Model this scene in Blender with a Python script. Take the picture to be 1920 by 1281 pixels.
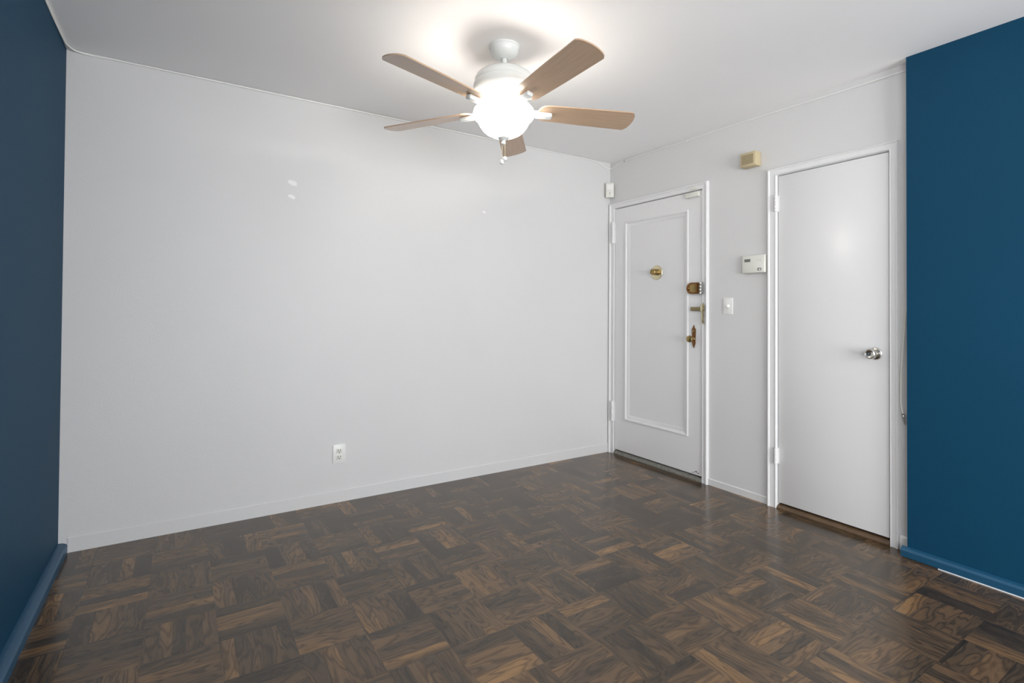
import bpy, bmesh, math, random
from mathutils import Vector, Matrix
random.seed(7)
scn = bpy.context.scene
for o in list(bpy.data.objects):
    bpy.data.objects.remove(o)
COL = scn.collection
R = math.radians

# ------------------------------------------------------------------ camera
CAM = Vector((-3.0671, -3.2851, 1.1832))
YAW, ROLL, PITCH, FPX, SY = 1.0048, 0.0066, 0.0124, 977.2, -70.06
F = Vector((math.cos(YAW)*math.cos(PITCH), math.sin(YAW)*math.cos(PITCH), math.sin(PITCH)))
RT = Vector((math.sin(YAW), -math.cos(YAW), 0))
UP = RT.cross(F)
R2 = RT*math.cos(ROLL) + UP*math.sin(ROLL)
U2 = UP*math.cos(ROLL) - RT*math.sin(ROLL)
cd = bpy.data.cameras.new('camera')
cam = bpy.data.objects.new('camera', cd)
COL.objects.link(cam)
cam.matrix_world = Matrix(((R2.x, U2.x, -F.x, CAM.x), (R2.y, U2.y, -F.y, CAM.y), (R2.z, U2.z, -F.z, CAM.z), (0, 0, 0, 1)))
cd.sensor_width = 36.0
cd.lens = FPX*36.0/1920.0
cd.shift_y = SY/1920.0
cd.clip_start = 0.02
scn.camera = cam

# ------------------------------------------------------------------ light and exposure
scn.view_settings.view_transform = 'Standard'
scn.view_settings.look = 'None'
scn.view_settings.gamma = 1.0
scn.view_settings.use_curve_mapping = False
scn.view_settings.exposure = 0.0
scn.cycles.max_bounces = 10
scn.cycles.diffuse_bounces = 7
scn.cycles.sample_clamp_indirect = 6.0
scn.cycles.use_denoising = True
try:
    scn.cycles.caustics_reflective = False
    scn.cycles.caustics_refractive = False
except Exception:
    pass

H = 2.44                      # ceiling height
XL = -3.5505                  # left wall
YB = -5.60                    # wall behind the camera, with the window
XJ = -0.0764                  # face of the blue jog of the right wall
YJ = -2.171                   # where the jog starts
WX0, WX1, WZ0, WZ1 = -2.70, -0.40, 0.20, 2.15   # window opening in the wall behind the camera

world = bpy.data.worlds.new('world')
scn.world = world
world.use_nodes = True
world.node_tree.nodes['Background'].inputs[0].default_value = (0.80, 0.90, 1.0, 1)
world.node_tree.nodes['Background'].inputs[1].default_value = 1.0

def area_light(name, loc, rot, sx, sy, power, color):
    d = bpy.data.lights.new(name, 'AREA')
    d.shape = 'RECTANGLE'; d.size = sx; d.size_y = sy
    d.energy = power; d.color = color
    o = bpy.data.objects.new(name, d); COL.objects.link(o)
    o.location = loc; o.rotation_euler = rot
    return o
# daylight coming in through the window
DAY = (0.985, 0.99, 1.0)
area_light('window_daylight', ((WX0+WX1)/2, YB-0.16, (WZ0+WZ1)/2), (R(90), 0, 0), WX1-WX0, WZ1-WZ0, 200.0, DAY)
VY0, VY1, VZ0, VZ1 = -5.30, -3.75, 0.35, 2.15    # added window opening in the left wall, unseen behind the camera
area_light('added_side_fill', (XL-0.16, (VY0+VY1)/2, (VZ0+VZ1)/2), (R(90), 0, R(-90)), VY1-VY0, VZ1-VZ0, 98.0, DAY)  # added fill lamp from the left, lifts the right wall and doors
BOWL_EMIT = 12.0              # frosted lamp bowl of the fan
BULB_W = 3.6                # each of the three bulbs, seen only through the gap above the bowl

# ------------------------------------------------------------------ helpers
def link(o, parent=None):
    COL.objects.link(o)
    if parent is not None:
        o.parent = parent
    return o

def world_loc(p):
    v = Vector((0, 0, 0))
    while p is not None:
        v = v + Vector(p.location); p = p.parent
    return v

def obj(name, bm, mat, parent=None, base=None, smooth=30, local=False):
    """bm is in world coordinates (unless local); the origin goes to base / the parent's base."""
    org = Vector((0, 0, 0)) if local else (Vector(base) if base is not None else world_loc(parent))
    if org.length > 0:
        bmesh.ops.translate(bm, verts=bm.verts, vec=-org)
    bmesh.ops.recalc_face_normals(bm, faces=bm.faces)
    if smooth:
        for f in bm.faces:
            f.smooth = True
        for e in bm.edges:
            if len(e.link_faces) == 2 and e.calc_face_angle(0) > R(smooth):
                e.smooth = False
    me = bpy.data.meshes.new(name)
    bm.to_mesh(me); bm.free()
    for m in (mat if isinstance(mat, (list, tuple)) else [mat]):
        me.materials.append(m)
    o = bpy.data.objects.new(name, me)
    link(o, parent)
    o.location = org - world_loc(parent) if not local else (0, 0, 0)
    return o

def tag(o, label, cat, group=None, kind=None):
    o['label'] = label
    o['category'] = cat
    if group: o['group'] = group
    if kind: o['kind'] = kind
    return o

def struct(o, label=None, cat=None):
    o['kind'] = 'structure'
    if label: o['label'] = label; o['category'] = cat
    return o

def thing(name, loc, label, cat, group=None):
    o = bpy.data.objects.new(name, None)
    o.empty_display_size = 0.05
    COL.objects.link(o); o.location = loc
    return tag(o, label, cat, group)

def box(bm, x0, x1, y0, y1, z0, z1, bev=0.0, seg=2, mi=0):
    vs = [bm.verts.new((x, y, z)) for x in (x0, x1) for y in (y0, y1) for z in (z0, z1)]
    idx = [(0, 1, 3, 2), (4, 6, 7, 5), (0, 4, 5, 1), (2, 3, 7, 6), (0, 2, 6, 4), (1, 5, 7, 3)]
    fs = [bm.faces.new([vs[i] for i in q]) for q in idx]
    for f in fs: f.material_index = mi
    if bev > 0:
        es = list({e for f in fs for e in f.edges})
        bmesh.ops.bevel(bm, geom=es, offset=bev, segments=seg, profile=0.5, affect='EDGES')
    return fs

def nb():
    return bmesh.new()

def bx(*a, **k):
    bm = nb(); box(bm, *a, **k); return bm

def lathe(bm, prof, c=(0, 0, 0), axis='z', seg=48, closed=True):
    """profile of (radius, height) spun round an axis through c; axis 'z' up or '-x' out of the right wall."""
    rings = []
    for r, h in prof:
        ring = []
        if r < 1e-6:
            p = (0, 0, h)
            ring = [p]
        else:
            for i in range(seg):
                a = 2*math.pi*i/seg
                ring.append((r*math.cos(a), r*math.sin(a), h))
        rings.append(ring)
    def T(p):
        if axis == 'z': q = p
        elif axis == '-x': q = (-p[2], p[0], p[1])
        elif axis == '-y': q = (p[0], -p[2], p[1])
        return (q[0]+c[0], q[1]+c[1], q[2]+c[2])
    rv = [[bm.verts.new(T(p)) for p in ring] for ring in rings]
    for a, b in zip(rv, rv[1:]):
        if len(a) == 1 and len(b) == 1: continue
        for i in range(seg):
            j = (i+1) % seg
            if len(a) == 1: bm.faces.new((a[0], b[i], b[j]))
            elif len(b) == 1: bm.faces.new((a[i], a[j], b[0]))
            else: bm.faces.new((a[i], a[j], b[j], b[i]))
    if closed:
        for r in (rv[0], rv[-1]):
            if len(r) > 1:
                bm.faces.new(r)
    return bm

def tube(bm, pts, r, seg=8, caps=True):
    pts = [Vector(p) for p in pts]
    rings = []
    ref = None
    for i, p in enumerate(pts):
        t = (pts[min(i+1, len(pts)-1)] - pts[max(i-1, 0)]).normalized()
        if ref is None or abs(ref.dot(t)) > 0.98:
            ref = Vector((0, 0, 1)) if abs(t.z) < 0.9 else Vector((1, 0, 0))
        n = (ref - t*ref.dot(t)).normalized(); b = t.cross(n)
        ref = n
        rr = r[i] if isinstance(r, (list, tuple)) else r
        rings.append([bm.verts.new(p + n*rr*math.cos(2*math.pi*k/seg) + b*rr*math.sin(2*math.pi*k/seg)) for k in range(seg)])
    for a, b in zip(rings, rings[1:]):
        for k in range(seg):
            j = (k+1) % seg
            bm.faces.new((a[k], a[j], b[j], b[k]))
    if caps:
        bm.faces.new(rings[0]); bm.faces.new(rings[-1])
    return bm

def torus(bm, c, R0, r0, n1, n2, seg=14, sub=6):
    """ring in the plane spanned by n1, n2."""
    c = Vector(c); n1 = Vector(n1).normalized(); n2 = Vector(n2).normalized(); n3 = n1.cross(n2)
    rr = []
    for i in range(seg):
        a = 2*math.pi*i/seg
        d = n1*math.cos(a) + n2*math.sin(a)
        rr.append([bm.verts.new(c + d*R0 + d*r0*math.cos(2*math.pi*k/sub) + n3*r0*math.sin(2*math.pi*k/sub)) for k in range(sub)])
    for i in range(seg):
        a, b = rr[i], rr[(i+1) % seg]
        for k in range(sub):
            j = (k+1) % sub
            bm.faces.new((a[k], a[j], b[j], b[k]))

def smooth_path(pts, n=8):
    """Catmull-Rom through the points."""
    P = [Vector(p) for p in pts]
    P = [P[0]*2-P[1]] + P + [P[-1]*2-P[-2]]
    out = []
    for i in range(1, len(P)-2):
        for k in range(n):
            t = k/n
            a, b, c, d = P[i-1], P[i], P[i+1], P[i+2]
            out.append(0.5*((2*b) + (c-a)*t + (2*a-5*b+4*c-d)*t*t + (3*b-a-3*c+d)*t**3))
    out.append(P[-2])
    return out

def prism_x(bm, poly, x0, x1, bev=0.0):
    """polygon in (y,z), extruded from x0 to x1."""
    a = [bm.verts.new((x0, y, z)) for y, z in poly]
    b = [bm.verts.new((x1, y, z)) for y, z in poly]
    f1 = bm.faces.new(a); f2 = bm.faces.new(b)
    n = len(poly)
    for i in range(n):
        j = (i+1) % n
        bm.faces.new((a[i], a[j], b[j], b[i]))
    if bev > 0:
        es = list(f1.edges)
        bmesh.ops.bevel(bm, geom=es, offset=bev, segments=2, profile=0.5, affect='EDGES')

# ------------------------------------------------------------------ materials
def newmat(name):
    m = bpy.data.materials.new(name); m.use_nodes = True
    nt = m.node_tree
    return m, nt, nt.nodes['Principled BSDF']

class NT:
    def __init__(s, nt): s.nt = nt
    def n(s, t, **k):
        nd = s.nt.nodes.new(t)
        for a, v in k.items(): setattr(nd, a, v)
        return nd
    def put(s, sock, v):
        if isinstance(v, (int, float)): sock.default_value = v
        elif isinstance(v, (tuple, list)): sock.default_value = v
        else: s.nt.links.new(v, sock)
    def m(s, op, a, b=0.0, c=None, clamp=False):
        nd = s.n('ShaderNodeMath', operation=op); nd.use_clamp = clamp
        s.put(nd.inputs[0], a); s.put(nd.inputs[1], b)
        if c is not None: s.put(nd.inputs[2], c)
        return nd.outputs[0]
    def mix(s, f, a, b, blend='MIX'):
        nd = s.n('ShaderNodeMix', data_type='RGBA', blend_type=blend)
        s.put(nd.inputs[0], f); s.put(nd.inputs[6], a); s.put(nd.inputs[7], b)
        return nd.outputs[2]
    def mixf(s, f, a, b):
        nd = s.n('ShaderNodeMix', data_type='FLOAT')
        s.put(nd.inputs[0], f); s.put(nd.inputs[2], a); s.put(nd.inputs[3], b)
        return nd.outputs[0]
    def xyz(s, x, y, z):
        nd = s.n('ShaderNodeCombineXYZ')
        for i, v in enumerate((x, y, z)): s.put(nd.inputs[i], v)
        return nd.outputs[0]
    def noise(s, vec, scale, detail=2.0, rough=0.5, dist=0.0):
        nd = s.n('ShaderNodeTexNoise')
        s.put(nd.inputs['Vector'], vec)
        nd.inputs['Scale'].default_value = scale; nd.inputs['Detail'].default_value = detail
        nd.inputs['Roughness'].default_value = rough; nd.inputs['Distortion'].default_value = dist
        return nd.outputs['Fac']
    def maprange(s, v, a, b, c=0.0, d=1.0):
        nd = s.n('ShaderNodeMapRange'); s.put(nd.inputs[0], v)
        for i, q in enumerate((a, b, c, d)): nd.inputs[i+1].default_value = q
        return nd.outputs[0]
    def bump(s, h, strength, dist):
        nd = s.n('ShaderNodeBump'); s.put(nd.inputs['Height'], h)
        nd.inputs['Strength'].default_value = strength; nd.inputs['Distance'].default_value = dist
        return nd.outputs[0]

def paint(name, col, rough=0.5, grain=120.0, bump=0.12, tone=0.03, spec=0.5, patches=None, patch_col=None, wave=0.0):
    m, nt, p = newmat(name); g = NT(nt)
    pos = g.n('ShaderNodeNewGeometry').outputs['Position']
    big = g.noise(pos, 1.7, 3.0)
    c0 = tuple(v*(1-tone) for v in col) + (1,); c1 = tuple(min(1, v*(1+tone)) for v in col) + (1,)
    c = g.mix(big, c0, c1)
    if patches:
        sep = g.n('ShaderNodeSeparateXYZ'); nt.links.new(pos, sep.inputs[0])
        wob = g.noise(pos, 45.0, 2.0)
        for (px, pz, rx, rz) in patches:
            dx = g.m('DIVIDE', g.m('SUBTRACT', sep.outputs[0], px), rx)
            dz = g.m('DIVIDE', g.m('SUBTRACT', sep.outputs[2], pz), rz)
            dx = g.m('ADD', dx, g.m('MULTIPLY', dz, 0.45))
            d = g.m('SQRT', g.m('ADD', g.m('MULTIPLY', dx, dx), g.m('MULTIPLY', dz, dz)))
            d = g.m('ADD', d, g.m('MULTIPLY', g.m('SUBTRACT', wob, 0.5), 1.1))
            k = g.maprange(d, 1.05, 0.75)
            c = g.mix(k, c, tuple(patch_col) + (1,))
    nt.links.new(c, p.inputs['Base Color'])
    p.inputs['Roughness'].default_value = rough
    p.inputs['Specular IOR Level'].default_value = spec
    h = g.noise(pos, grain, 3.0, 0.6)
    if wave > 0:
        h = g.m('ADD', h, g.m('MULTIPLY', g.noise(pos, 6.0, 2.0), wave))
    nt.links.new(g.bump(h, bump, 0.004), p.inputs['Normal'])
    return m

def plain(name, col, rough=0.5, metal=0.0, spec=0.5, grain=0.0, tone=0.0, scale=60.0):
    m, nt, p = newmat(name); g = NT(nt)
    tc = g.n('ShaderNodeTexCoord').outputs['Object']
    nz = g.noise(tc, scale, 3.0)
    c0 = tuple(v*(1-tone) for v in col) + (1,); c1 = tuple(min(1, v*(1+tone)) for v in col) + (1,)
    nt.links.new(g.mix(nz, c0, c1), p.inputs['Base Color'])
    p.inputs['Roughness'].default_value = rough; p.inputs['Metallic'].default_value = metal
    p.inputs['Specular IOR Level'].default_value = spec
    if grain > 0:
        nt.links.new(g.bump(nz, grain, 0.002), p.inputs['Normal'])
    return m

M_wall = paint('grey_wall_paint', (0.65, 0.65, 0.648), 0.5, patches=[(-2.518, 1.929, 0.026, 0.018), (-2.523, 1.846, 0.021, 0.014), (-1.223, 1.894, 0.014, 0.010)], patch_col=(0.80, 0.80, 0.80), wave=1.5)
M_ceil = paint('white_ceiling_paint', (0.90, 0.90, 0.90), 0.75, bump=0.08)
M_blue = paint('navy_blue_wall_paint', (0.0025, 0.0450, 0.093), 0.6, bump=0.18, tone=0.08, spec=0.17)
M_trim = paint('white_gloss_paint', (0.76, 0.76, 0.76), 0.42, grain=60, bump=0.08, wave=1.0)
M_door = paint('white_door_paint', (0.75, 0.75, 0.75), 0.27, grain=40, bump=0.05, wave=2.0)
M_bluetrim = paint('blue_trim_paint', (0.010, 0.068, 0.135), 0.42, bump=0.10, tone=0.10)
M_plastic = plain('white_plastic', (0.80, 0.80, 0.78), 0.35)
M_offwhite = plain('aged_white_plastic', (0.72, 0.72, 0.66), 0.4, tone=0.03)
M_cream = plain('yellowed_cream_plastic', (0.54, 0.45, 0.28), 0.5, tone=0.05)
M_dark = plain('dark_slot', (0.015, 0.015, 0.014), 0.6)
M_lcd = plain('grey_display', (0.16, 0.17, 0.15), 0.25)
M_fan = plain('white_enamel', (0.74, 0.76, 0.74), 0.22)
M_brass = plain('worn_brass', (0.36, 0.26, 0.11), 0.30, 1.0, tone=0.25, scale=90)
M_palebrass = plain('pale_brass', (0.74, 0.66, 0.44), 0.38, 1.0, tone=0.12, scale=60)
M_bronze = plain('copper_bronze', (0.24, 0.115, 0.045), 0.34, 1.0, tone=0.25, scale=80)
M_antique = plain('dull_antique_brass', (0.30, 0.25, 0.14), 0.42, 1.0, tone=0.35, scale=120)
M_nickel = plain('satin_nickel', (0.62, 0.60, 0.56), 0.24, 1.0, tone=0.05)
M_steel = plain('bright_steel', (0.50, 0.49, 0.46), 0.34, 1.0)
M_saddle_stone = plain('worn_grey_saddle', (0.17, 0.165, 0.145), 0.55, tone=0.75, scale=70, grain=0.4)
M_saddle_wood = plain('brown_wood_saddle', (0.10, 0.062, 0.033), 0.4, tone=0.5, scale=30, grain=0.3)
M_glass, _nt, _p = newmat('window_glass')
_g = NT(_nt)
_ms = _g.n('ShaderNodeMixShader'); _tr = _g.n('ShaderNodeBsdfTransparent'); _gl = _g.n('ShaderNodeBsdfGlossy')
_gl.inputs['Roughness'].default_value = 0.02
_ms.inputs[0].default_value = 0.06
_nt.links.new(_tr.outputs[0], _ms.inputs[1]); _nt.links.new(_gl.outputs[0], _ms.inputs[2])
_nt.links.new(_ms.outputs[0], _nt.nodes['Material Output'].inputs['Surface'])

def wood_blade():
    m, nt, p = newmat('light_oak_blade'); g = NT(nt)
    tc = g.n('ShaderNodeTexCoord').outputs['Object']
    mp = g.n('ShaderNodeMapping'); mp.inputs['Scale'].default_value = (2.5, 60.0, 60.0)
    nt.links.new(tc, mp.inputs['Vector'])
    n1 = g.noise(mp.outputs[0], 3.0, 4.0, 0.6)
    nt.links.new(g.mix(n1, (0.43, 0.285, 0.18, 1), (0.58, 0.41, 0.28, 1)), p.inputs['Base Color'])
    p.inputs['Roughness'].default_value = 0.16
    return m
M_blade = wood_blade()

def lamp_glass():
    m, nt, p = newmat('lit_frosted_glass')
    p.inputs['Base Color'].default_value = (0.9, 0.9, 0.88, 1)
    p.inputs['Roughness'].default_value = 0.3
    p.inputs['Emission Color'].default_value = (1.0, 0.955, 0.89, 1)
    p.inputs['Emission Strength'].default_value = BOWL_EMIT
    return m
M_lamp = lamp_glass()

def parquet():
    m, nt, p = newmat('stained_oak_parquet'); g = NT(nt)
    pos = g.n('ShaderNodeNewGeometry').outputs['Position']
    sep = g.n('ShaderNodeSeparateXYZ'); nt.links.new(pos, sep.inputs[0])
    BX, BY = 0.2285, 0.2335
    u = g.m('DIVIDE', g.m('ADD', sep.outputs[0], 2.938), BX)
    v = g.m('DIVIDE', g.m('ADD', sep.outputs[1], 0.690 - 0.2335*0), BY)
    i = g.m('FLOOR', u); j = g.m('FLOOR', v)
    fu = g.m('SUBTRACT', u, i); fv = g.m('SUBTRACT', v, j)
    par = g.m('FLOORED_MODULO', g.m('ADD', i, j), 2.0)          # 1: strips run along y
    along = g.mixf(par, fu, fv); across = g.mixf(par, fv, fu)
    wn0 = g.n('ShaderNodeTexWhiteNoise', noise_dimensions='3D')
    nt.links.new(g.xyz(i, j, 3.3), wn0.inputs['Vector'])
    NS = g.m('ADD', 3.0, g.m('FLOOR', g.m('MULTIPLY', wn0.outputs['Value'], 2.99)))
    # strips of one block differ a little in width
    wig = g.m('MULTIPLY', g.m('SINE', g.m('ADD', g.m('MULTIPLY', across, 6.2832), g.m('MULTIPLY', wn0.outputs['Value'], 6.28))), 0.16)
    sx = g.m('ADD', g.m('MULTIPLY', across, NS), wig)
    st = g.m('FLOOR', sx); fs = g.m('SUBTRACT', sx, st)
    wn = g.n('ShaderNodeTexWhiteNoise', noise_dimensions='3D')
    nt.links.new(g.xyz(g.m('ADD', i, 0.37), g.m('ADD', j, 0.71), st), wn.inputs['Vector'])
    rs = wn.outputs['Value']
    wsep = g.n('ShaderNodeSeparateColor'); nt.links.new(wn.outputs['Color'], wsep.inputs[0])
    r2, r3 = wsep.outputs[1], wsep.outputs[2]
    # neighbouring strips of a block often come from one board: half of the strips share the block's grain
    off = g.m('MULTIPLY', rs, 83.0)
    gv = g.xyz(g.m('ADD', g.m('MULTIPLY', along, 0.42), off), g.m('ADD', g.m('MULTIPLY', across, 1.9), g.m('MULTIPLY', r2, 37.0)), r3)
    n1 = g.noise(gv, 2.2, 1.5, 0.45, 0.25)
    ring = g.m('FRACT', g.m('MULTIPLY', n1, 9.0))
    ring = g.m('ABSOLUTE', g.m('SUBTRACT', ring, 0.5))          # 0..0.5
    rline = g.maprange(ring, 0.02, 0.30)                         # dark early-wood lines
    fv_ = g.xyz(g.m('MULTIPLY', along, 3.0), g.m('MULTIPLY', across, 75.0), off)
    fib = g.noise(fv_, 1.6, 3.0, 0.65)
    # tone of the strip
    tone = g.m('ADD', g.m('MULTIPLY', rs, 0.40), g.m('MULTIPLY', r3, 0.30))
    tone = g.m('ADD', tone, g.m('MULTIPLY', g.m('SUBTRACT', n1, 0.5), 0.85))
    tone = g.m('ADD', tone, g.m('MULTIPLY', g.m('SUBTRACT', fib, 0.5), 0.65))
    tone = g.m('ADD', tone, 0.12, clamp=True)
    cr = g.n('ShaderNodeValToRGB'); nt.links.new(tone, cr.inputs[0])
    el = cr.color_ramp.elements
    el[0].position = 0.0; el[0].color = (0.0325, 0.0236, 0.0162, 1)
    el[1].position = 1.0; el[1].color = (0.2990, 0.1662, 0.0650, 1)
    e = el.new(0.36); e.color = (0.0728, 0.0490, 0.0296, 1)
    e = el.new(0.62); e.color = (0.1235, 0.0756, 0.0400, 1)
    e = el.new(0.82); e.color = (0.1924, 0.1091, 0.0487, 1)
    dk = g.mix(g.m('MULTIPLY', g.m('SUBTRACT', 1.0, rline), 0.5), cr.outputs[0], (0.0089, 0.0068, 0.0053, 1))
    # seams between strips and blocks
    es = g.m('MINIMUM', fs, g.m('SUBTRACT', 1.0, fs))
    ea = g.m('MINIMUM', along, g.m('SUBTRACT', 1.0, along))
    k1 = g.maprange(es, 0.0, 0.022); k2 = g.maprange(ea, 0.0, 0.006)
    seam = g.m('MULTIPLY', k1, k2)
    col = g.mix(g.m('MULTIPLY', g.m('SUBTRACT', 1.0, seam), 0.45), dk, (0.0074, 0.0056, 0.0044, 1))
    nt.links.new(col, p.inputs['Base Color'])
    wear = g.noise(pos, 3.0, 3.0)
    rough = g.m('ADD', 0.13, g.m('ADD', g.m('MULTIPLY', wear, 0.10), g.m('MULTIPLY', fib, 0.05)))
    nt.links.new(rough, p.inputs['Roughness'])
    p.inputs['Specular IOR Level'].default_value = 0.55
    p.inputs['Coat Weight'].default_value = 0.0
    p.inputs['Coat Roughness'].default_value = 0.16
    p.inputs['Coat IOR'].default_value = 1.5
    h = g.m('ADD', g.m('MULTIPLY', seam, 0.8), g.m('ADD', g.m('MULTIPLY', fib, 0.25), g.m('MULTIPLY', g.noise(pos, 14.0, 2.0), 0.5)))
    nt.links.new(g.bump(h, 0.16, 0.0010), p.inputs['Normal'])
    return m
M_floor = parquet()

# ------------------------------------------------------------------ room shell
XE = 0.16
struct(obj('floor', bx(XL-0.12, XE, YB-0.12, 0.12, -0.08, 0.0), M_floor), 'dark stained oak parquet floor in a basket weave', 'floor')
struct(obj('ceiling', bx(XL-0.12, XE, YB-0.12, 0.12, H, H+0.08), M_ceil), 'smooth white ceiling around the fan', 'ceiling')
struct(obj('wall_back', bx(XL-0.12, XE, 0.0, 0.12, 0.0, H), M_wall), 'long pale grey wall with the outlet', 'wall')
bm = nb()
box(bm, XL-0.12, XL, VY1, 0.0, 0.0, H); box(bm, XL-0.12, XL, YB-0.12, VY0, 0.0, H)
box(bm, XL-0.12, XL, VY0, VY1, 0.0, VZ0); box(bm, XL-0.12, XL, VY0, VY1, VZ1, H)
struct(obj('wall_left', bm, M_blue, smooth=0), 'navy blue wall at the left edge', 'wall')

# right wall: recesses for the two doors
D1L, D1R, D1T = -0.066, -0.935, 2.040      # door 1 opening (left, right, top)
D2L, D2R, D2T = -1.477, -2.071, 2.016      # door 2 opening
bm = nb()
RC = 0.060
box(bm, RC, XE, YB-0.12, 0.0, 0.0, H)
box(bm, 0.0, RC, D1L, 0.0, 0.0, H)
box(bm, 0.0, RC, D1R, D1L, D1T, H)
box(bm, 0.0, RC, D2L, D1R, 0.0, H)
box(bm, 0.0, RC, D2R, D2L, D2T, H)
box(bm, 0.0, RC, YJ-0.02, D2R, 0.0, H)
struct(obj('wall_right', bm, M_wall, smooth=0), 'pale grey wall holding the two white doors', 'wall')
# blue jog: its face is blue, its narrow return grey
bm = nb()
for f in box(bm, XJ, RC, YB-0.12, YJ, 0.0, H):
    f.normal_update()
    f.material_index = 1 if f.normal.y > 0.5 or all(abs(v.co.y - YJ) < 1e-6 for v in f.verts) else 0
struct(obj('wall_jog', bm, [M_blue, M_wall], smooth=0), 'navy blue wall standing forward right of the closet door', 'wall')
# wall behind the camera with a window
bm = nb()
T0 = YB-0.12
box(bm, XL, WX0, T0, YB, 0.0, H); box(bm, WX1, XJ, T0, YB, 0.0, H)
box(bm, WX0, WX1, T0, YB, 0.0, WZ0); box(bm, WX0, WX1, T0, YB, WZ1, H)
struct(obj('wall_front', bm, M_wall, smooth=0), 'wall behind the viewpoint with the window', 'wall')
win = struct(bpy.data.objects.new('window_1', None)); link(win); win.location = ((WX0+WX1)/2, YB, WZ0)
bm = nb()
fw = 0.05
for a in ((WX0, WX0+fw, WZ0, WZ1), (WX1-fw, WX1, WZ0, WZ1), (WX0+fw, WX1-fw, WZ0, WZ0+fw), (WX0+fw, WX1-fw, WZ1-fw, WZ1)):
    box(bm, a[0], a[1], YB-0.09, YB-0.03, a[2], a[3])
for k in (1, 2):
    xm = WX0 + (WX1-WX0)*k/3
    box(bm, xm-0.025, xm+0.025, YB-0.09, YB-0.03, WZ0+fw, WZ1-fw)
obj('window_frame', bm, M_trim, win)
obj('window_pane', bx(WX0+fw, WX1-fw, YB-0.062, YB-0.058, WZ0+fw, WZ1-fw), M_glass, win)

win = struct(bpy.data.objects.new('added_window', None)); link(win); win.location = (XL, (VY0+VY1)/2, VZ0)  # added unseen window, put in to let the side fill light through
bm = nb()
for a in ((VY0, VY0+fw, VZ0, VZ1), (VY1-fw, VY1, VZ0, VZ1), (VY0+fw, VY1-fw, VZ0, VZ0+fw), (VY0+fw, VY1-fw, VZ1-fw, VZ1)):
    box(bm, XL-0.09, XL-0.03, a[0], a[1], a[2], a[3])
ym = (VY0+VY1)/2
box(bm, XL-0.09, XL-0.03, ym-0.025, ym+0.025, VZ0+fw, VZ1-fw)
obj('window_frame', bm, M_trim, win)
obj('window_pane', bx(XL-0.062, XL-0.058, VY0+fw, VY1-fw, VZ0+fw, VZ1-fw), M_glass, win)

# ------------------------------------------------------------------ baseboards
def profile_run_x(prof, x0, x1, ywall):
    """profile of (distance out, z) run along x, standing off a wall facing -y."""
    bm = nb()
    a = [bm.verts.new((x0, ywall-d, z)) for d, z in prof]; b = [bm.verts.new((x1, ywall-d, z)) for d, z in prof]
    bm.faces.new(a); bm.faces.new(b)
    for i in range(len(prof)):
        j = (i+1) % len(prof); bm.faces.new((a[i], a[j], b[j], b[i]))
    return bm
def profile_run_y(prof, y0, y1, xwall, s):
    bm = nb()
    a = [bm.verts.new((xwall+s*d, y0, z)) for d, z in prof]; b = [bm.verts.new((xwall+s*d, y1, z)) for d, z in prof]
    bm.faces.new(a); bm.faces.new(b)
    for i in range(len(prof)):
        j = (i+1) % len(prof); bm.faces.new((a[i], a[j], b[j], b[i]))
    return bm
struct(obj('baseboard_back', profile_run_x([(0, 0), (0.006, 0), (0.006, 0.069), (0.004, 0.072), (0, 0.072)], XL+0.036, -0.004, 0.0), M_wall, smooth=15), 'low baseboard painted like the long pale wall', 'baseboard')
struct(obj('baseboard_left', profile_run_y([(0, 0), (0.036, 0), (0.036, 0.034), (0.030, 0.043), (0.016, 0.049), (0, 0.050)], YB, -0.0005, XL, 1), M_bluetrim), 'blue painted baseboard along the left wall', 'baseboard')
br = struct(obj('baseboard_right', profile_run_y([(0, 0.004), (0.022, 0.004), (0.024, 0.034), (0.018, 0.044), (0.006, 0.049), (0, 0.050)], YB, YJ+0.020, XJ, -1), M_bluetrim), 'blue painted baseboard under the right blue wall', 'baseboard')
e_ = obj('bare_lower_edge', profile_run_y([(0.0, 0.0005), (0.0255, 0.0005), (0.0255, 0.0042), (0.0, 0.0042)], YB, -2.300, XJ, -1), M_trim, br)
e_['label'] = 'unpainted white lower edge'
struct(obj('baseboard_middle', profile_run_y([(0, 0), (0.006, 0), (0.006, 0.040), (0.002, 0.045), (0, 0.045)], D2L+0.062, D1R-0.052, 0.0, -1), M_wall, smooth=15), 'low white baseboard between the two doors', 'baseboard')
struct(obj('baseboard_corner', profile_run_y([(0, 0), (0.012, 0), (0.012, 0.060), (0.004, 0.068), (0, 0.068)], YJ+0.001, D2R-0.042, 0.0, -1), M_trim, smooth=15), 'short white baseboard block between closet door casing and blue wall', 'baseboard')

# ------------------------------------------------------------------ door casings
def casing(prof, yl, yr, zt, wl, wr, wt, zb=0.0):
    """prof: (o 0..1 from the opening outward, d out of the wall)."""
    bm = nb()
    rings = []
    for st in range(4):
        ring = []
        for o, d in prof:
            if st == 0: q = (yl + o*wl, zb)
            elif st == 1: q = (yl + o*wl, zt + o*wt)
            elif st == 2: q = (yr - o*wr, zt + o*wt)
            else: q = (yr - o*wr, zb)
            ring.append(bm.verts.new((-d, q[0], q[1])))
        rings.append(ring)
    n = len(prof)
    for a, b in zip(rings, rings[1:]):
        for i in range(n):
            j = (i+1) % n
            bm.faces.new((a[i], a[j], b[j], b[i]))
    bm.faces.new(rings[0]); bm.faces.new(rings[-1])
    return bm
cprof = [(0.0, 0.0), (0.0, 0.012), (0.06, 0.014), (0.14, 0.0125), (0.60, 0.0125), (0.66, 0.017), (0.74, 0.021), (0.88, 0.022), (0.96, 0.019), (1.0, 0.014), (1.0, 0.0)]
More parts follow.
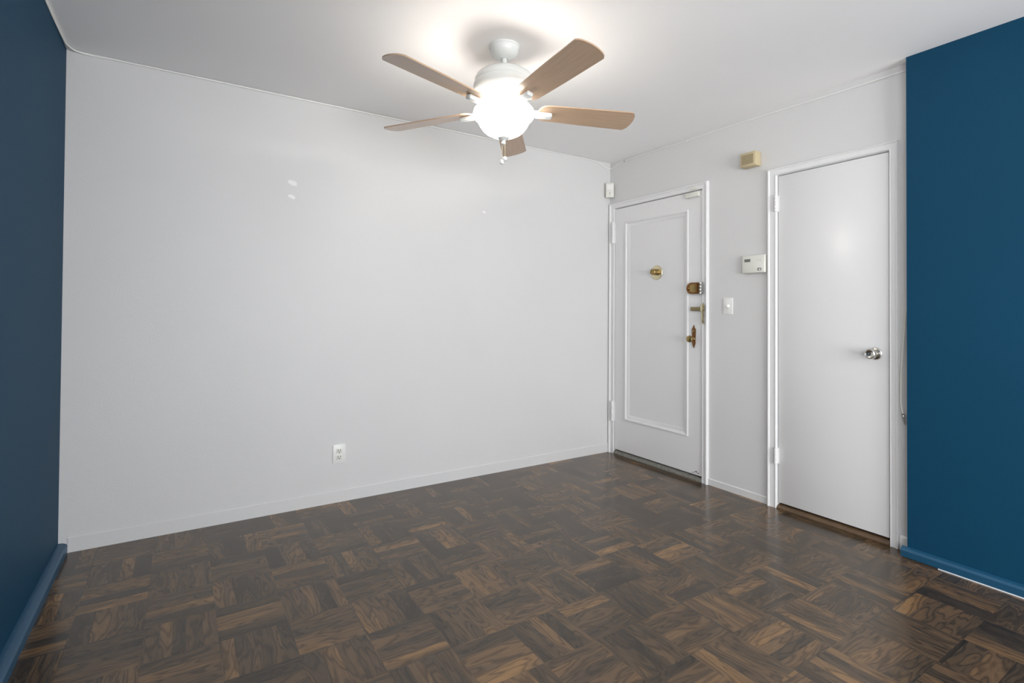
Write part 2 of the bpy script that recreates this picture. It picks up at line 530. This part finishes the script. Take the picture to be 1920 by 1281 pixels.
struct(obj('trim_1', casing(cprof, D1L+0.002, D1R-0.002, D1T+0.002, 0.058, 0.048, 0.046), M_trim, base=(0, D1L, 0)), 'white moulded casing around the panelled entry door', 'door casing')
cprof2 = [(0.0, 0.0), (0.0, 0.013), (0.03, 0.017), (0.09, 0.019), (0.15, 0.017), (0.20, 0.014), (0.72, 0.016), (0.80, 0.021), (0.90, 0.022), (0.97, 0.019), (1.0, 0.014), (1.0, 0.0)]
struct(obj('trim_2', casing(cprof2, D2L+0.002, D2R-0.002, D2T+0.002, 0.058, 0.037, 0.044), M_trim, base=(0, D2L, 0)), 'white moulded casing around the plain closet door', 'door casing')

# saddles under the doors
def saddle(y0, y1, h, out, mat):
    bm = nb()
    prof = [(-RC+0.001, 0.0), (out, 0.0), (out, h*0.25), (out-0.012, h*0.8), (out-0.024, h), (-RC+0.001, h)]
    a = [bm.verts.new((-d, y0, z)) for d, z in prof]; b = [bm.verts.new((-d, y1, z)) for d, z in prof]
    bm.faces.new(a); bm.faces.new(b)
    for i in range(len(prof)):
        j = (i+1) % len(prof); bm.faces.new((a[i], a[j], b[j], b[i]))
    return bm
struct(obj('trim_3', saddle(D1R+0.001, D1L-0.001, 0.030, 0.014, M_saddle_stone), M_saddle_stone), 'worn grey saddle on the floor under the panelled entry door', 'threshold')
struct(obj('trim_4', saddle(D2R+0.001, D2L-0.001, 0.024, 0.016, M_saddle_wood), M_saddle_wood), 'brown wooden saddle on the floor under the plain closet door', 'threshold')

# ------------------------------------------------------------------ door 1: panelled entry door
d1 = struct(bpy.data.objects.new('door_1', None), 'white entry door with one tall recessed panel and brass locks', 'door')
link(d1); d1.location = (0.02, D1L-0.003, 0.038)
L0, L1 = D1R+0.004, D1L-0.004                 # right and left edge of the leaf
Z0, Z1 = 0.040, D1T-0.005
XF, XBk = -0.004, 0.042                        # front and back of the leaf
PY0, PY1, PZ0, PZ1 = -0.812, -0.190, 0.300, 1.912   # panel opening
bm = nb()
def grid_frame(bm, x, oy0, oy1, oz0, oz1, iy0, iy1, iz0, iz1):
    o = [bm.verts.new((x, y, z)) for y, z in ((oy0, oz0), (oy1, oz0), (oy1, oz1), (oy0, oz1))]
    i = [bm.verts.new((x, y, z)) for y, z in ((iy0, iz0), (iy1, iz0), (iy1, iz1), (iy0, iz1))]
    for k in range(4):
        j = (k+1) % 4; bm.faces.new((o[k], o[j], i[j], i[k]))
    return o, i
o_, i_ = grid_frame(bm, XF, L0, L1, Z0, Z1, PY0, PY1, PZ0, PZ1)
ob = [bm.verts.new((XBk, v.co.y, v.co.z)) for v in o_]
ib = [bm.verts.new((XF+0.011, v.co.y, v.co.z)) for v in i_]
for k in range(4):
    j = (k+1) % 4
    bm.faces.new((o_[k], o_[j], ob[j], ob[k])); bm.faces.new((i_[k], i_[j], ib[j], ib[k]))
bm.faces.new(ob); bm.faces.new(ib)
obj('leaf', bm, M_door, d1, smooth=30)
# moulding round the panel: a mitred profile (w inward from the panel opening, x)
bm = nb()
mp_ = [(-0.004, XF), (-0.003, XF-0.007), (0.005, XF-0.009), (0.012, XF-0.006), (0.015, XF+0.001), (0.023, XF+0.002), (0.030, XF+0.005), (0.038, XF+0.007), (0.043, XF+0.0105), (-0.004, XF+0.0105)]
rg = []
for cy, cz, sy_, sz_ in ((PY0, PZ0, 1, 1), (PY1, PZ0, -1, 1), (PY1, PZ1, -1, -1), (PY0, PZ1, 1, -1)):
    rg.append([bm.verts.new((x, cy+sy_*w, cz+sz_*w)) for w, x in mp_])
for k in range(4):
    a, b = rg[k], rg[(k+1) % 4]
    for i in range(len(mp_)):
        j = (i+1) % len(mp_); bm.faces.new((a[i], a[j], b[j], b[i]))
obj('panel_moulding', bm, M_door, d1, smooth=30)

def hinge(name, parent, y, z0, z1, mat, r=0.0085, xo=-0.020, leaf=0.026, knuckles=5):
    bm = nb()
    n = knuckles; g_ = 0.0012; hh = (z1-z0)/n
    for k in range(n):
        lathe(bm, [(r*0.86, z0+k*hh+g_*0.4), (r, z0+k*hh+g_*1.4), (r, z0+(k+1)*hh-g_*1.4), (r*0.86, z0+(k+1)*hh-g_*0.4)], (xo, y, 0), seg=16)
    lathe(bm, [(0.0, z1-0.001), (r*0.8, z1), (r*0.75, z1+0.004), (0, z1+0.006)], (xo, y, 0), seg=16)
    box(bm, xo, 0.0, y-0.003, y+0.003, z0+0.002, z1-0.002)
    box(bm, -0.0065, -0.0030, y-leaf, y, z0, z1)
    return obj(name, bm, mat, parent)
hinge('hinge', d1, D1L+0.002, 1.752, 1.925, M_trim, r=0.011, xo=-0.024, knuckles=3, leaf=0.012)
hinge('hinge', d1, D1L+0.002, 0.272, 0.432, M_trim, r=0.011, xo=-0.024, knuckles=3, leaf=0.012)

# door viewer: round brass plate with a short barrel
pv = obj('door_viewer', lathe(nb(), [(0.054, 0.0), (0.0555, 0.002), (0.053, 0.005), (0.046, 0.0065), (0.0, 0.0065)], (XF+0.0118, -0.512, 1.482), '-x', 40), M_palebrass, d1)
pv['label'] = 'round brass viewer plate'
obj('viewer_barrel', lathe(nb(), [(0.0235, 0.0), (0.0235, 0.052), (0.0215, 0.055), (0.018, 0.055), (0.017, 0.051), (0.0, 0.051)], (XF+0.0053, -0.522, 1.484), '-x', 28), M_brass, pv)

# rim lock with a rounded end and its interlocking keeper
def dshape(yr_, yl_, zc, hh):
    pts = [(yr_, zc-hh), (yl_-hh*1.05, zc-hh)]
    for k in range(1, 12):
        a = -math.pi/2 + math.pi*k/12
        pts.append((yl_-hh*1.05 + hh*1.05*math.cos(a), zc+hh*math.sin(a)))
    pts += [(yl_-hh*1.05, zc+hh), (yr_, zc+hh)]
    return pts
bm = nb(); prism_x(bm, dshape(-0.926, -0.815, 1.349, 0.040), XF-0.026, XF-0.0002, 0.006)
lk = obj('rim_lock', bm, M_bronze, d1); lk['label'] = 'copper coloured rim lock with rounded end'
bm = nb(); prism_x(bm, dshape(-0.905, -0.846, 1.349, 0.028), XF-0.031, XF-0.0255, 0.002)
obj('lock_face', bm, M_brass, lk)
obj('thumb_turn', lathe(nb(), [(0.014, 0.0), (0.013, 0.006), (0.009, 0.010), (0.0, 0.011)], (XF-0.026, -0.835, 1.349), '-x', 20), M_bronze, lk)
bm = nb()
for k in range(4):
    z_ = 1.349 - 0.034 + k*0.0226
    lathe(bm, [(0.0075, z_-0.008), (0.0085, z_-0.006), (0.0085, z_+0.006), (0.0075, z_+0.008)], (XF-0.0275, -0.938, 0), seg=14)
box(bm, XF-0.030, XF-0.018, -0.956, -0.938, 1.349-0.043, 1.349+0.043, 0.002)
kp = obj('lock_keeper', bm, M_steel, bpy.data.objects['trim_1']); kp['label'] = 'shiny metal keeper of the rim lock'

# swing bar guard: bar on the leaf, upright and chain on the jamb
bm = nb()
box(bm, XF-0.012, XF-0.0002, -0.938, -0.842, 1.189, 1.217, 0.003)
box(bm, XF-0.017, XF-0.0115, -0.935, -0.858, 1.199, 1.207, 0.002)
obj('guard_slide', bm, M_antique, d1)
ch = thing('door_chain', (-0.024, -0.957, 1.10), 'small antique brass security chain and holder hanging on the entry door jamb', 'door chain')
bm = nb()
box(bm, -0.030, -0.021, -0.966, -0.944, 1.178, 1.236, 0.003)
box(bm, -0.034, -0.029, -0.960, -0.940, 1.186, 1.222, 0.002)
box(bm, -0.029, -0.021, -0.953, -0.943, 1.105, 1.18, 0.002)
obj('chain_holder', bm, M_palebrass, ch)
bm = nb()
zz = 1.240; k = 0
while zz > 1.098:
    yy = -0.9655 + 0.003*math.sin(k*1.1)
    if k % 2 == 0: torus(bm, (-0.034, yy, zz), 0.0055, 0.0016, (0, 1, 0), (0, 0, 1), 12, 6)
    else: torus(bm, (-0.034, yy, zz), 0.0055, 0.0016, (1, 0, 0), (0, 0, 1), 12, 6)
    zz -= 0.0085; k += 1
obj('chain', bm, M_antique, ch)

# knob on a tall shaped escutcheon
ey, ez = -0.866, 1.010
poly = []
half = [(0.0, -0.082), (0.003, -0.076), (0.005, -0.066), (0.011, -0.055), (0.0135, -0.040), (0.0120, -0.020), (0.0135, 0.0), (0.0150, 0.03), (0.0155, 0.046), (0.0150, 0.052), (0.010, 0.056), (0.005, 0.062), (0.003, 0.072), (0.0, 0.080)]
poly = [(ey+a, ez+b) for a, b in half] + [(ey-a, ez+b) for a, b in reversed(half[1:-1])]
bm = nb(); prism_x(bm, poly, XF-0.006, XF-0.0002, 0.0015)
es_ = obj('escutcheon', bm, M_bronze, d1); es_['label'] = 'tall brass backplate with pointed ends'
kn = obj('knob', lathe(nb(), [(0.013, 0.0), (0.013, 0.005), (0.009, 0.008), (0.008, 0.020), (0.011, 0.026), (0.020, 0.031), (0.0245, 0.039), (0.0245, 0.046), (0.021, 0.053), (0.012, 0.057), (0.0, 0.058)], (XF-0.006, ey, ez-0.018), '-x', 32), M_brass, d1)
kn['label'] = 'round brass knob'
obj('key_cylinder', lathe(nb(), [(0.0095, 0.0), (0.0095, 0.004), (0.006, 0.006), (0.0, 0.006)], (XF-0.006, ey, ez+0.036), '-x', 20), M_antique, es_)
# chipped paint at the foot of the leaf
bm = nb()
for (a, b, c) in ((-0.885, 0.062, 0.010), (-0.868, 0.056, 0.006), (-0.902, 0.055, 0.007), (-0.855, 0.050, 0.005)):
    pl = []
    for q in range(7):
        t = 2*math.pi*q/7; rr = c*random.uniform(0.5, 1.1); pl.append((a+rr*1.3*math.cos(t), b+rr*0.8*math.sin(t)))
    prism_x(bm, pl, XF-0.0012, XF-0.0001)
cp = obj('chipped_paint', bm, M_saddle_stone, d1); cp['label'] = 'grey chipped paint spots at the bottom corner'

# ------------------------------------------------------------------ door 2: plain closet door
d2 = struct(bpy.data.objects.new('door_2', None), 'plain white flush closet door with a satin nickel knob', 'door')
link(d2); d2.location = (0.02, D2L-0.003, 0.036)
bm = bx(XF, XBk, D2R+0.004, D2L-0.004, 0.036, D2T-0.004, 0.0015)
obj('leaf', bm, M_door, d2)
hinge('hinge', d2, D2L+0.001, 1.795, 1.893, M_trim, r=0.0085, xo=-0.025, knuckles=5, leaf=0.010)
hinge('hinge', d2, D2L+0.001, 0.268, 0.362, M_trim, r=0.0085, xo=-0.025, knuckles=5, leaf=0.010)
ky, kz = -2.006, 0.972
rs_ = obj('rosette', lathe(nb(), [(0.031, 0.0), (0.032, 0.002), (0.031, 0.006), (0.024, 0.010), (0.014, 0.011), (0.0, 0.011)], (XF, ky, kz), '-x', 40), M_nickel, d2)
obj('knob', lathe(nb(), [(0.012, 0.0), (0.0115, 0.018), (0.0135, 0.024), (0.022, 0.029), (0.0265, 0.037), (0.0268, 0.048), (0.0245, 0.057), (0.020, 0.0605), (0.0145, 0.058), (0.0, 0.055)], (XF-0.010, ky, kz), '-x', 40), M_nickel, d2)['label'] = 'round satin nickel knob with dished face'
obj('privacy_pin', lathe(nb(), [(0.006, 0.0), (0.006, 0.003), (0.0, 0.004)], (XF-0.0645, ky, kz), '-x', 16), M_nickel, d2)

# ------------------------------------------------------------------ small wall fittings
# two-piece door contact at the top of the entry door
ct = tag(obj('door_contact', bx(-0.030, -0.0045, -0.918, -0.806, 1.993, 2.029, 0.004), M_offwhite, base=(-0.0045, -0.862, 1.993)), 'small white alarm contact box at the top corner of the entry door', 'sensor')
mg = tag(obj('contact_magnet', bx(-0.030, -0.0235, -0.905, -0.845, 2.046, 2.062, 0.002), M_offwhite, base=(-0.0235, -0.875, 2.046)), 'slim white contact strip on the head casing above the entry door contact box', 'sensor')

# light switch with a round dimmer dial
sw = thing('light_switch', (0, -1.136, 1.166), 'white light switch plate between the two doors', 'light switch')
obj('cover_plate', bx(-0.006, -0.0002, -1.172, -1.100, 1.168, 1.277, 0.003), M_plastic, sw)
obj('dial', lathe(nb(), [(0.0125, 0.0), (0.0125, 0.004), (0.009, 0.010), (0.0075, 0.016), (0.0, 0.017)], (-0.006, -1.136, 1.223), '-x', 24), M_plastic, sw)
for zz in (1.187, 1.258):
    obj('screw', lathe(nb(), [(0.0032, 0.0), (0.003, 0.0009), (0.0, 0.0012)], (-0.006, -1.136, zz), '-x', 12), M_plastic, sw)

# alarm keypad
kp_ = thing('alarm_keypad', (0, -1.330, 1.430), 'white alarm keypad with a small grey display beside the closet door', 'alarm keypad')
KY0, KY1, KZ0, KZ1 = -1.408, -1.253, 1.430, 1.542
KX = -0.027
obj('body', bx(KX, -0.0002, KY0, KY1, KZ0, KZ1, 0.005, 3), M_offwhite, kp_)
obj('flap', bx(KX-0.0025, KX-0.0002, KY0+0.004, KY1-0.004, KZ0+0.004, KZ0+0.070, 0.001), M_offwhite, kp_)
obj('display', bx(KX-0.0015, KX+0.001, KY1-0.058, KY1-0.018, KZ1-0.040, KZ1-0.022), M_lcd, kp_)
for a in range(2):
    for b in range(2):
        obj('indicator_light', lathe(nb(), [(0.0016, 0.0), (0.0012, 0.001), (0.0, 0.0014)], (KX, KY0+0.030+a*0.014, KZ1-0.036+b*0.011), '-x', 10), M_lcd, kp_)
# maker's square emblem: dark square outline with a light curved mark
lg = obj('emblem', bx(KX-0.0032, KX-0.0026, KY0+0.022, KY0+0.046, KZ0+0.014, KZ0+0.030), M_dark, kp_)
bm = nb(); prism_x(bm, [(KY0+0.0255, KZ0+0.0170), (KY0+0.036, KZ0+0.0165), (KY0+0.0415, KZ0+0.0205), (KY0+0.0425, KZ0+0.0265), (KY0+0.0385, KZ0+0.0230), (KY0+0.0330, KZ0+0.0268), (KY0+0.0255, KZ0+0.0262)], KX-0.0036, KX-0.0031)
obj('emblem_mark', bm, M_plastic, lg)
obj('name_strip', bx(KX-0.0009, KX+0.001, KY1-0.048, KY1-0.020, KZ0+0.0715, KZ0+0.0735), M_lcd, kp_)

# door chime with a louvred face
cy0, cy1, cz0, cz1, cx_ = -1.366, -1.262, 2.103, 2.192, -0.062
cb = thing('door_chime', (0, (cy0+cy1)/2, cz0), 'yellowed cream door chime box with louvres high between the doors', 'door chime')
obj('body', bx(cx_, -0.0002, cy0, cy1, cz0, cz1, 0.004, 2), M_cream, cb)
gr = bx(cx_-0.0008, cx_+0.002, cy0+0.014, cy1-0.010, cz0+0.014, cz1-0.014)
lv = obj('sound_slots', gr, plain('slot_brown', (0.10, 0.075, 0.035), 0.6), cb)
bm = nb()
nsl = 8
for k in range(nsl):
    z_ = cz0+0.014 + (cz1-cz0-0.028)*(k+0.5)/nsl
    hh = (cz1-cz0-0.028)/nsl*0.30
    box(bm, cx_-0.0032, cx_-0.0006, cy0+0.012, cy1-0.008, z_-hh, z_+hh, 0.0006, 1)
obj('louvres', bm, M_cream, cb)

# motion detector set across the corner
pd = thing('motion_detector', (-0.036, -0.036, 2.135), 'white motion detector mounted in the corner above the entry door', 'motion detector')
def corner_box(w, h, d, z0, off, bev):
    bm = nb(); box(bm, -w/2, w/2, -d, 0, 0, h, bev, 3)
    m = Matrix.Rotation(R(-45), 4, 'Z')
    bmesh.ops.transform(bm, matrix=m, verts=bm.verts)
    c = Vector((-1, -1, 0)).normalized()*off
    bmesh.ops.translate(bm, verts=bm.verts, vec=(c.x, c.y, z0))
    return bm
obj('body', corner_box(0.068, 0.122, 0.036, 2.136, 0.040, 0.006), M_offwhite, pd)
obj('lens', corner_box(0.054, 0.052, 0.006, 2.194, 0.0745, 0.003), M_plastic, pd)
obj('indicator_slot', corner_box(0.003, 0.016, 0.0012, 2.162, 0.0755, 0.0), M_dark, pd)

# duplex outlet on the long wall
ox0, ox1, oz0, oz1 = -2.273, -2.196, 0.238, 0.354
ou = thing('wall_outlet', ((ox0+ox1)/2, 0, oz0), 'white duplex outlet low on the long pale wall', 'outlet')
obj('cover_plate', bx(ox0, ox1, -0.006, -0.0002, oz0, oz1, 0.003), M_plastic, ou)
oc = (ox0+ox1)/2
for zc in (oz0+0.077, oz0+0.038):
    rc = obj('receptacle', bx(oc-0.017, oc+0.017, -0.008, -0.0055, zc-0.014, zc+0.014, 0.001), M_offwhite, ou)
    bm = nb()
    box(bm, oc-0.0085, oc-0.0055, -0.0088, -0.0075, zc-0.002, zc+0.009)
    box(bm, oc+0.0055, oc+0.0085, -0.0088, -0.0075, zc-0.001, zc+0.008)
    lathe(bm, [(0.0032, 0.0), (0.0032, 0.001), (0.0, 0.001)], (oc, -0.0078, zc-0.0085), '-y', 10)
    obj('slots', bm, M_dark, rc)
obj('screw', lathe(nb(), [(0.003, 0.0), (0.0028, 0.0009), (0.0, 0.0012)], (oc, -0.006, (oz0+oz1)/2), '-y', 12), M_steel, ou)

# white cable run along the ceiling line
rc_ = 0.0042
pts = [(XL+0.004, -5.5, 2.4355), (XL+0.004, -3.6, 2.4350), (XL+0.004, -2.2, 2.4355), (XL+0.004, -1.0, 2.4345), (XL+0.005, -0.22, 2.4345), (XL+0.020, -0.05, 2.432), (XL+0.075, -0.007, 2.4310), (XL+0.20, -0.0045, 2.4330)]
for x_ in (-3.1, -2.7, -2.37, -1.9, -1.4, -0.9, -0.45, -0.20):
    pts.append((x_, -0.0045, 2.4345 - random.uniform(0, 0.004)))
pts += [(-0.125, -0.0045, 2.418), (-0.07, -0.0045, 2.397), (-0.022, -0.006, 2.389), (-0.006, -0.022, 2.389), (-0.0045, -0.055, 2.395), (-0.0045, -0.105, 2.412), (-0.0045, -0.16, 2.418)]
for y_, z_ in ((-0.30, 2.420), (-0.507, 2.419), (-0.80, 2.414), (-1.10, 2.417), (-1.341, 2.414), (-1.55, 2.411), (-1.789, 2.406), (-2.0, 2.405), (-2.166, 2.404)):
    pts.append((-0.0045, y_, z_))
cabl = tag(obj('ceiling_cable', tube(nb(), smooth_path(pts, 6), rc_, 8), M_plastic, base=(0, 0, 2.39)), 'thin white cable run along the top of the walls and drooping in the corner', 'cable')
bm = nb()
for y_ in (-0.215, -0.62, -1.20, -1.70):
    pass
def clip(loc, nrm):
    bm = nb()
    torus(bm, loc, 0.0055, 0.0016, nrm, (0, 0, 1), 12, 6)
    return bm
for k, (loc, nrm) in enumerate((((-0.0050, -0.175, 2.4185), (1, 0, 0)), ((-0.0050, -0.80, 2.414), (1, 0, 0)), ((-2.37, -0.0050, 2.433), (0, 1, 0)), ((-0.90, -0.0050, 2.433), (0, 1, 0)))):
    obj('cable_clip', clip(loc, nrm), M_lcd if k == 0 else M_plastic, cabl)

# loose cable with a bare plug hanging beside the closet door casing
lc = thing('coaxial_cable', (-0.006, -2.12, 0.625), 'loose white cable with a metal plug hanging between closet door and blue wall', 'cable')
lp = [(-0.0035, -2.168, 1.29), (-0.0045, -2.150, 1.235), (-0.006, -2.141, 1.18), (-0.008, -2.134, 1.08), (-0.009, -2.126, 0.98), (-0.009, -2.121, 0.88), (-0.009, -2.119, 0.78), (-0.010, -2.122, 0.715), (-0.011, -2.130, 0.675)]
obj('cord', tube(nb(), smooth_path(lp, 6), 0.0033, 8), M_offwhite, lc)
bm = nb()
a_, b_ = Vector((-0.011, -2.129, 0.680)), Vector((-0.012, -2.141, 0.628))
d_ = b_-a_
tube(bm, [a_, a_+d_*0.12, a_+d_*0.121, a_+d_*0.28, a_+d_*0.281, a_+d_*0.9, b_], [0.0042, 0.0042, 0.0062, 0.0062, 0.0046, 0.0046, 0.0036], 12)
obj('plug', bm, M_steel, lc)['label'] = 'bare metal plug'
bm = nb()
tube(bm, [a_+d_*0.02, a_+d_*0.11], 0.0058, 10)
obj('plug_collar', bm, M_dark, lc)

# ------------------------------------------------------------------ ceiling fan
FX, FY = -1.781, -1.177
fan = thing('ceiling_fan', (FX, FY, H), 'white ceiling fan with five light wood blades and a lit glass bowl', 'ceiling fan')
C0 = (FX, FY, 0)
obj('canopy', lathe(nb(), [(0.0, H), (0.0735, H), (0.0735, H-0.006), (0.070, H-0.010), (0.068, H-0.022), (0.062, H-0.036), (0.050, H-0.048), (0.036, H-0.055), (0.024, H-0.058), (0.022, H-0.060), (0.018, H-0.058), (0.0, H-0.056)], C0), M_fan, fan)
obj('downrod', lathe(nb(), [(0.0125, H-0.054), (0.0125, 2.318)], C0, seg=24), M_fan, fan)
obj('motor_housing', lathe(nb(), [(0.0, 2.326), (0.030, 2.326), (0.034, 2.320), (0.085, 2.318), (0.112, 2.311), (0.130, 2.298), (0.1385, 2.282), (0.140, 2.268), (0.139, 2.262), (0.143, 2.259), (0.1445, 2.250), (0.1445, 2.236), (0.143, 2.226), (0.136, 2.214), (0.120, 2.206), (0.085, 2.202), (0.0, 2.202)], C0, seg=64), M_fan, fan)
lk_ = obj('light_kit', lathe(nb(), [(0.0, 2.2025), (0.070, 2.2025), (0.074, 2.196), (0.074, 2.176), (0.078, 2.170), (0.096, 2.168), (0.098, 2.163), (0.0, 2.160)], C0, seg=48), M_fan, fan)
bowl_prof = [(0.093, 2.158), (0.112, 2.157), (0.130, 2.148), (0.1415, 2.134), (0.1455, 2.118), (0.1435, 2.104), (0.135, 2.093), (0.127, 2.086), (0.121, 2.076), (0.113, 2.060), (0.100, 2.042), (0.082, 2.026), (0.058, 2.014), (0.034, 2.008), (0.015, 2.006), (0.0, 2.006)]
bowl = obj('glass_bowl', lathe(nb(), bowl_prof, C0, seg=64, closed=False), M_lamp, fan)
bowl['label'] = 'glowing frosted glass bowl'
obj('finial', lathe(nb(), [(0.0, 2.0075), (0.027, 2.0070), (0.028, 2.003), (0.022, 1.998), (0.010, 1.993), (0.007, 1.988), (0.010, 1.983), (0.0095, 1.976), (0.005, 1.972), (0.0, 1.971)], C0, seg=32), M_fan, fan)

def pull(dx, dy, z0, z1, kind):
    x, y = FX+dx, FY+dy
    bm = nb()
    z = z0
    while z > z1:
        bmesh.ops.create_icosphere(bm, subdivisions=1, radius=0.0017, matrix=Matrix.Translation((x, y, z)))
        z -= 0.0042
    tube(bm, [(x, y, z0), (x, y, z1)], 0.0006, 5)
    c = obj('pull_chain', bm, M_palebrass, fan)
    bm = nb()
    if kind == 0:
        bmesh.ops.create_uvsphere(bm, u_segments=20, v_segments=14, radius=0.0115, matrix=Matrix.Translation((x, y, z1-0.010)))
    else:
        lathe(bm, [(0.0, z1), (0.006, z1-0.002), (0.0095, z1-0.010), (0.0095, z1-0.018), (0.0075, z1-0.022), (0.0, z1-0.023)], (x, y, 0), seg=20)
    obj('pull_knob', bm, M_fan, c)
    return c
pull(0.0055, -0.0035, 1.985, 1.914, 0)
pull(-0.0060, 0.0040, 1.985, 1.902, 1)

# blades: outline in (r, w); local x runs outward, tilted 13 degrees about its length
def blade_bm():
    bm = nb()
    r0, r1, w0, w1 = 0.165, 0.662, 0.058, 0.0715
    out = []
    for k in range(9):                                   # rounded root
        a = math.pi/2 + math.pi*k/8
        out.append((r0 + 0.045 + 0.045*math.cos(a)*1.0, w0*math.sin(a)))
    out += [(0.40, -0.066)]
    n = 10
    rc = 0.008
    out += [(r1-0.020-rc, -w1), (r1-0.020-rc*0.35, -w1+0.004), (r1-0.018, -w1+rc*0.9)]
    for k in range(1, n):                                # slightly bowed tip
        w = (-w1+rc) + (2*w1-2*rc)*k/n
        out.append((r1 - 0.018*(w/w1)**2*1.0, w))
    out += [(r1-0.018, w1-rc*0.9), (r1-0.020-rc*0.35, w1-0.004), (r1-0.020-rc, w1), (0.40, 0.066)]
    a = [bm.verts.new((x, y, 0.003)) for x, y in out]; b = [bm.verts.new((x, y, -0.003)) for x, y in out]
    bm.faces.new(a); bm.faces.new(b)
    for i in range(len(out)):
        j = (i+1) % len(out); bm.faces.new((a[i], a[j], b[j], b[i]))
    return bm
def iron_bm():
    """rounded bar below the blade, plus the arm up to the motor."""
    bm = nb()
    box(bm, 0.155, 0.236, -0.017, 0.017, -0.026, -0.0032, 0.007, 3)
    box(bm, 0.085, 0.175, -0.013, 0.013, -0.018, 0.004, 0.005, 3)
    return bm
ZB = 2.160 - 0.010
tilt = Matrix(((1, 0, 0, 0), (0, 1, 0, 0), (-0.010, -0.028, 1, 0), (0, 0, 0, 1)))
blade0 = iron0 = None
for k in range(5):
    th = R(-91.3 + 72*k)
    d = Vector((math.cos(th), math.sin(th), 0)); dz = d.x*-0.010 + d.y*-0.028
    xa = Vector((d.x, d.y, dz)).normalized()
    t = Vector((-d.y, d.x, 0)); t = (t + Vector((0, 0, 1))*(t.x*-0.010 + t.y*-0.028)).normalized()
    za = xa.cross(t).normalized(); t = za.cross(xa)
    m3 = Matrix((xa, t, za)).transposed() @ Matrix.Rotation(R(-13), 3, 'X')
    if k == 0:
        blade = obj('blade', blade_bm(), M_blade, fan, local=True)
        iron = obj('blade_iron', iron_bm(), M_fan, blade, local=True)
        blade0, iron0 = blade, iron
    else:
        blade = blade0.copy(); COL.objects.link(blade); blade.parent = fan
        iron = iron0.copy(); COL.objects.link(iron); iron.parent = blade
    blade.matrix_local = Matrix.Translation((0, 0, 2.141 - H)) @ m3.to_4x4()

# the three bulbs in the bowl: their light leaves through the gap between bowl and fitter
for a_ in (0.55, 2.64, 4.74):
    ld = bpy.data.lights.new('bulb', 'POINT'); ld.energy = BULB_W; ld.color = (1.0, 0.93, 0.84); ld.shadow_soft_size = 0.03
    lo = bpy.data.objects.new('bulb', ld); COL.objects.link(lo)
    lo.location = (FX + 0.112*math.cos(a_), FY + 0.112*math.sin(a_), 2.176)
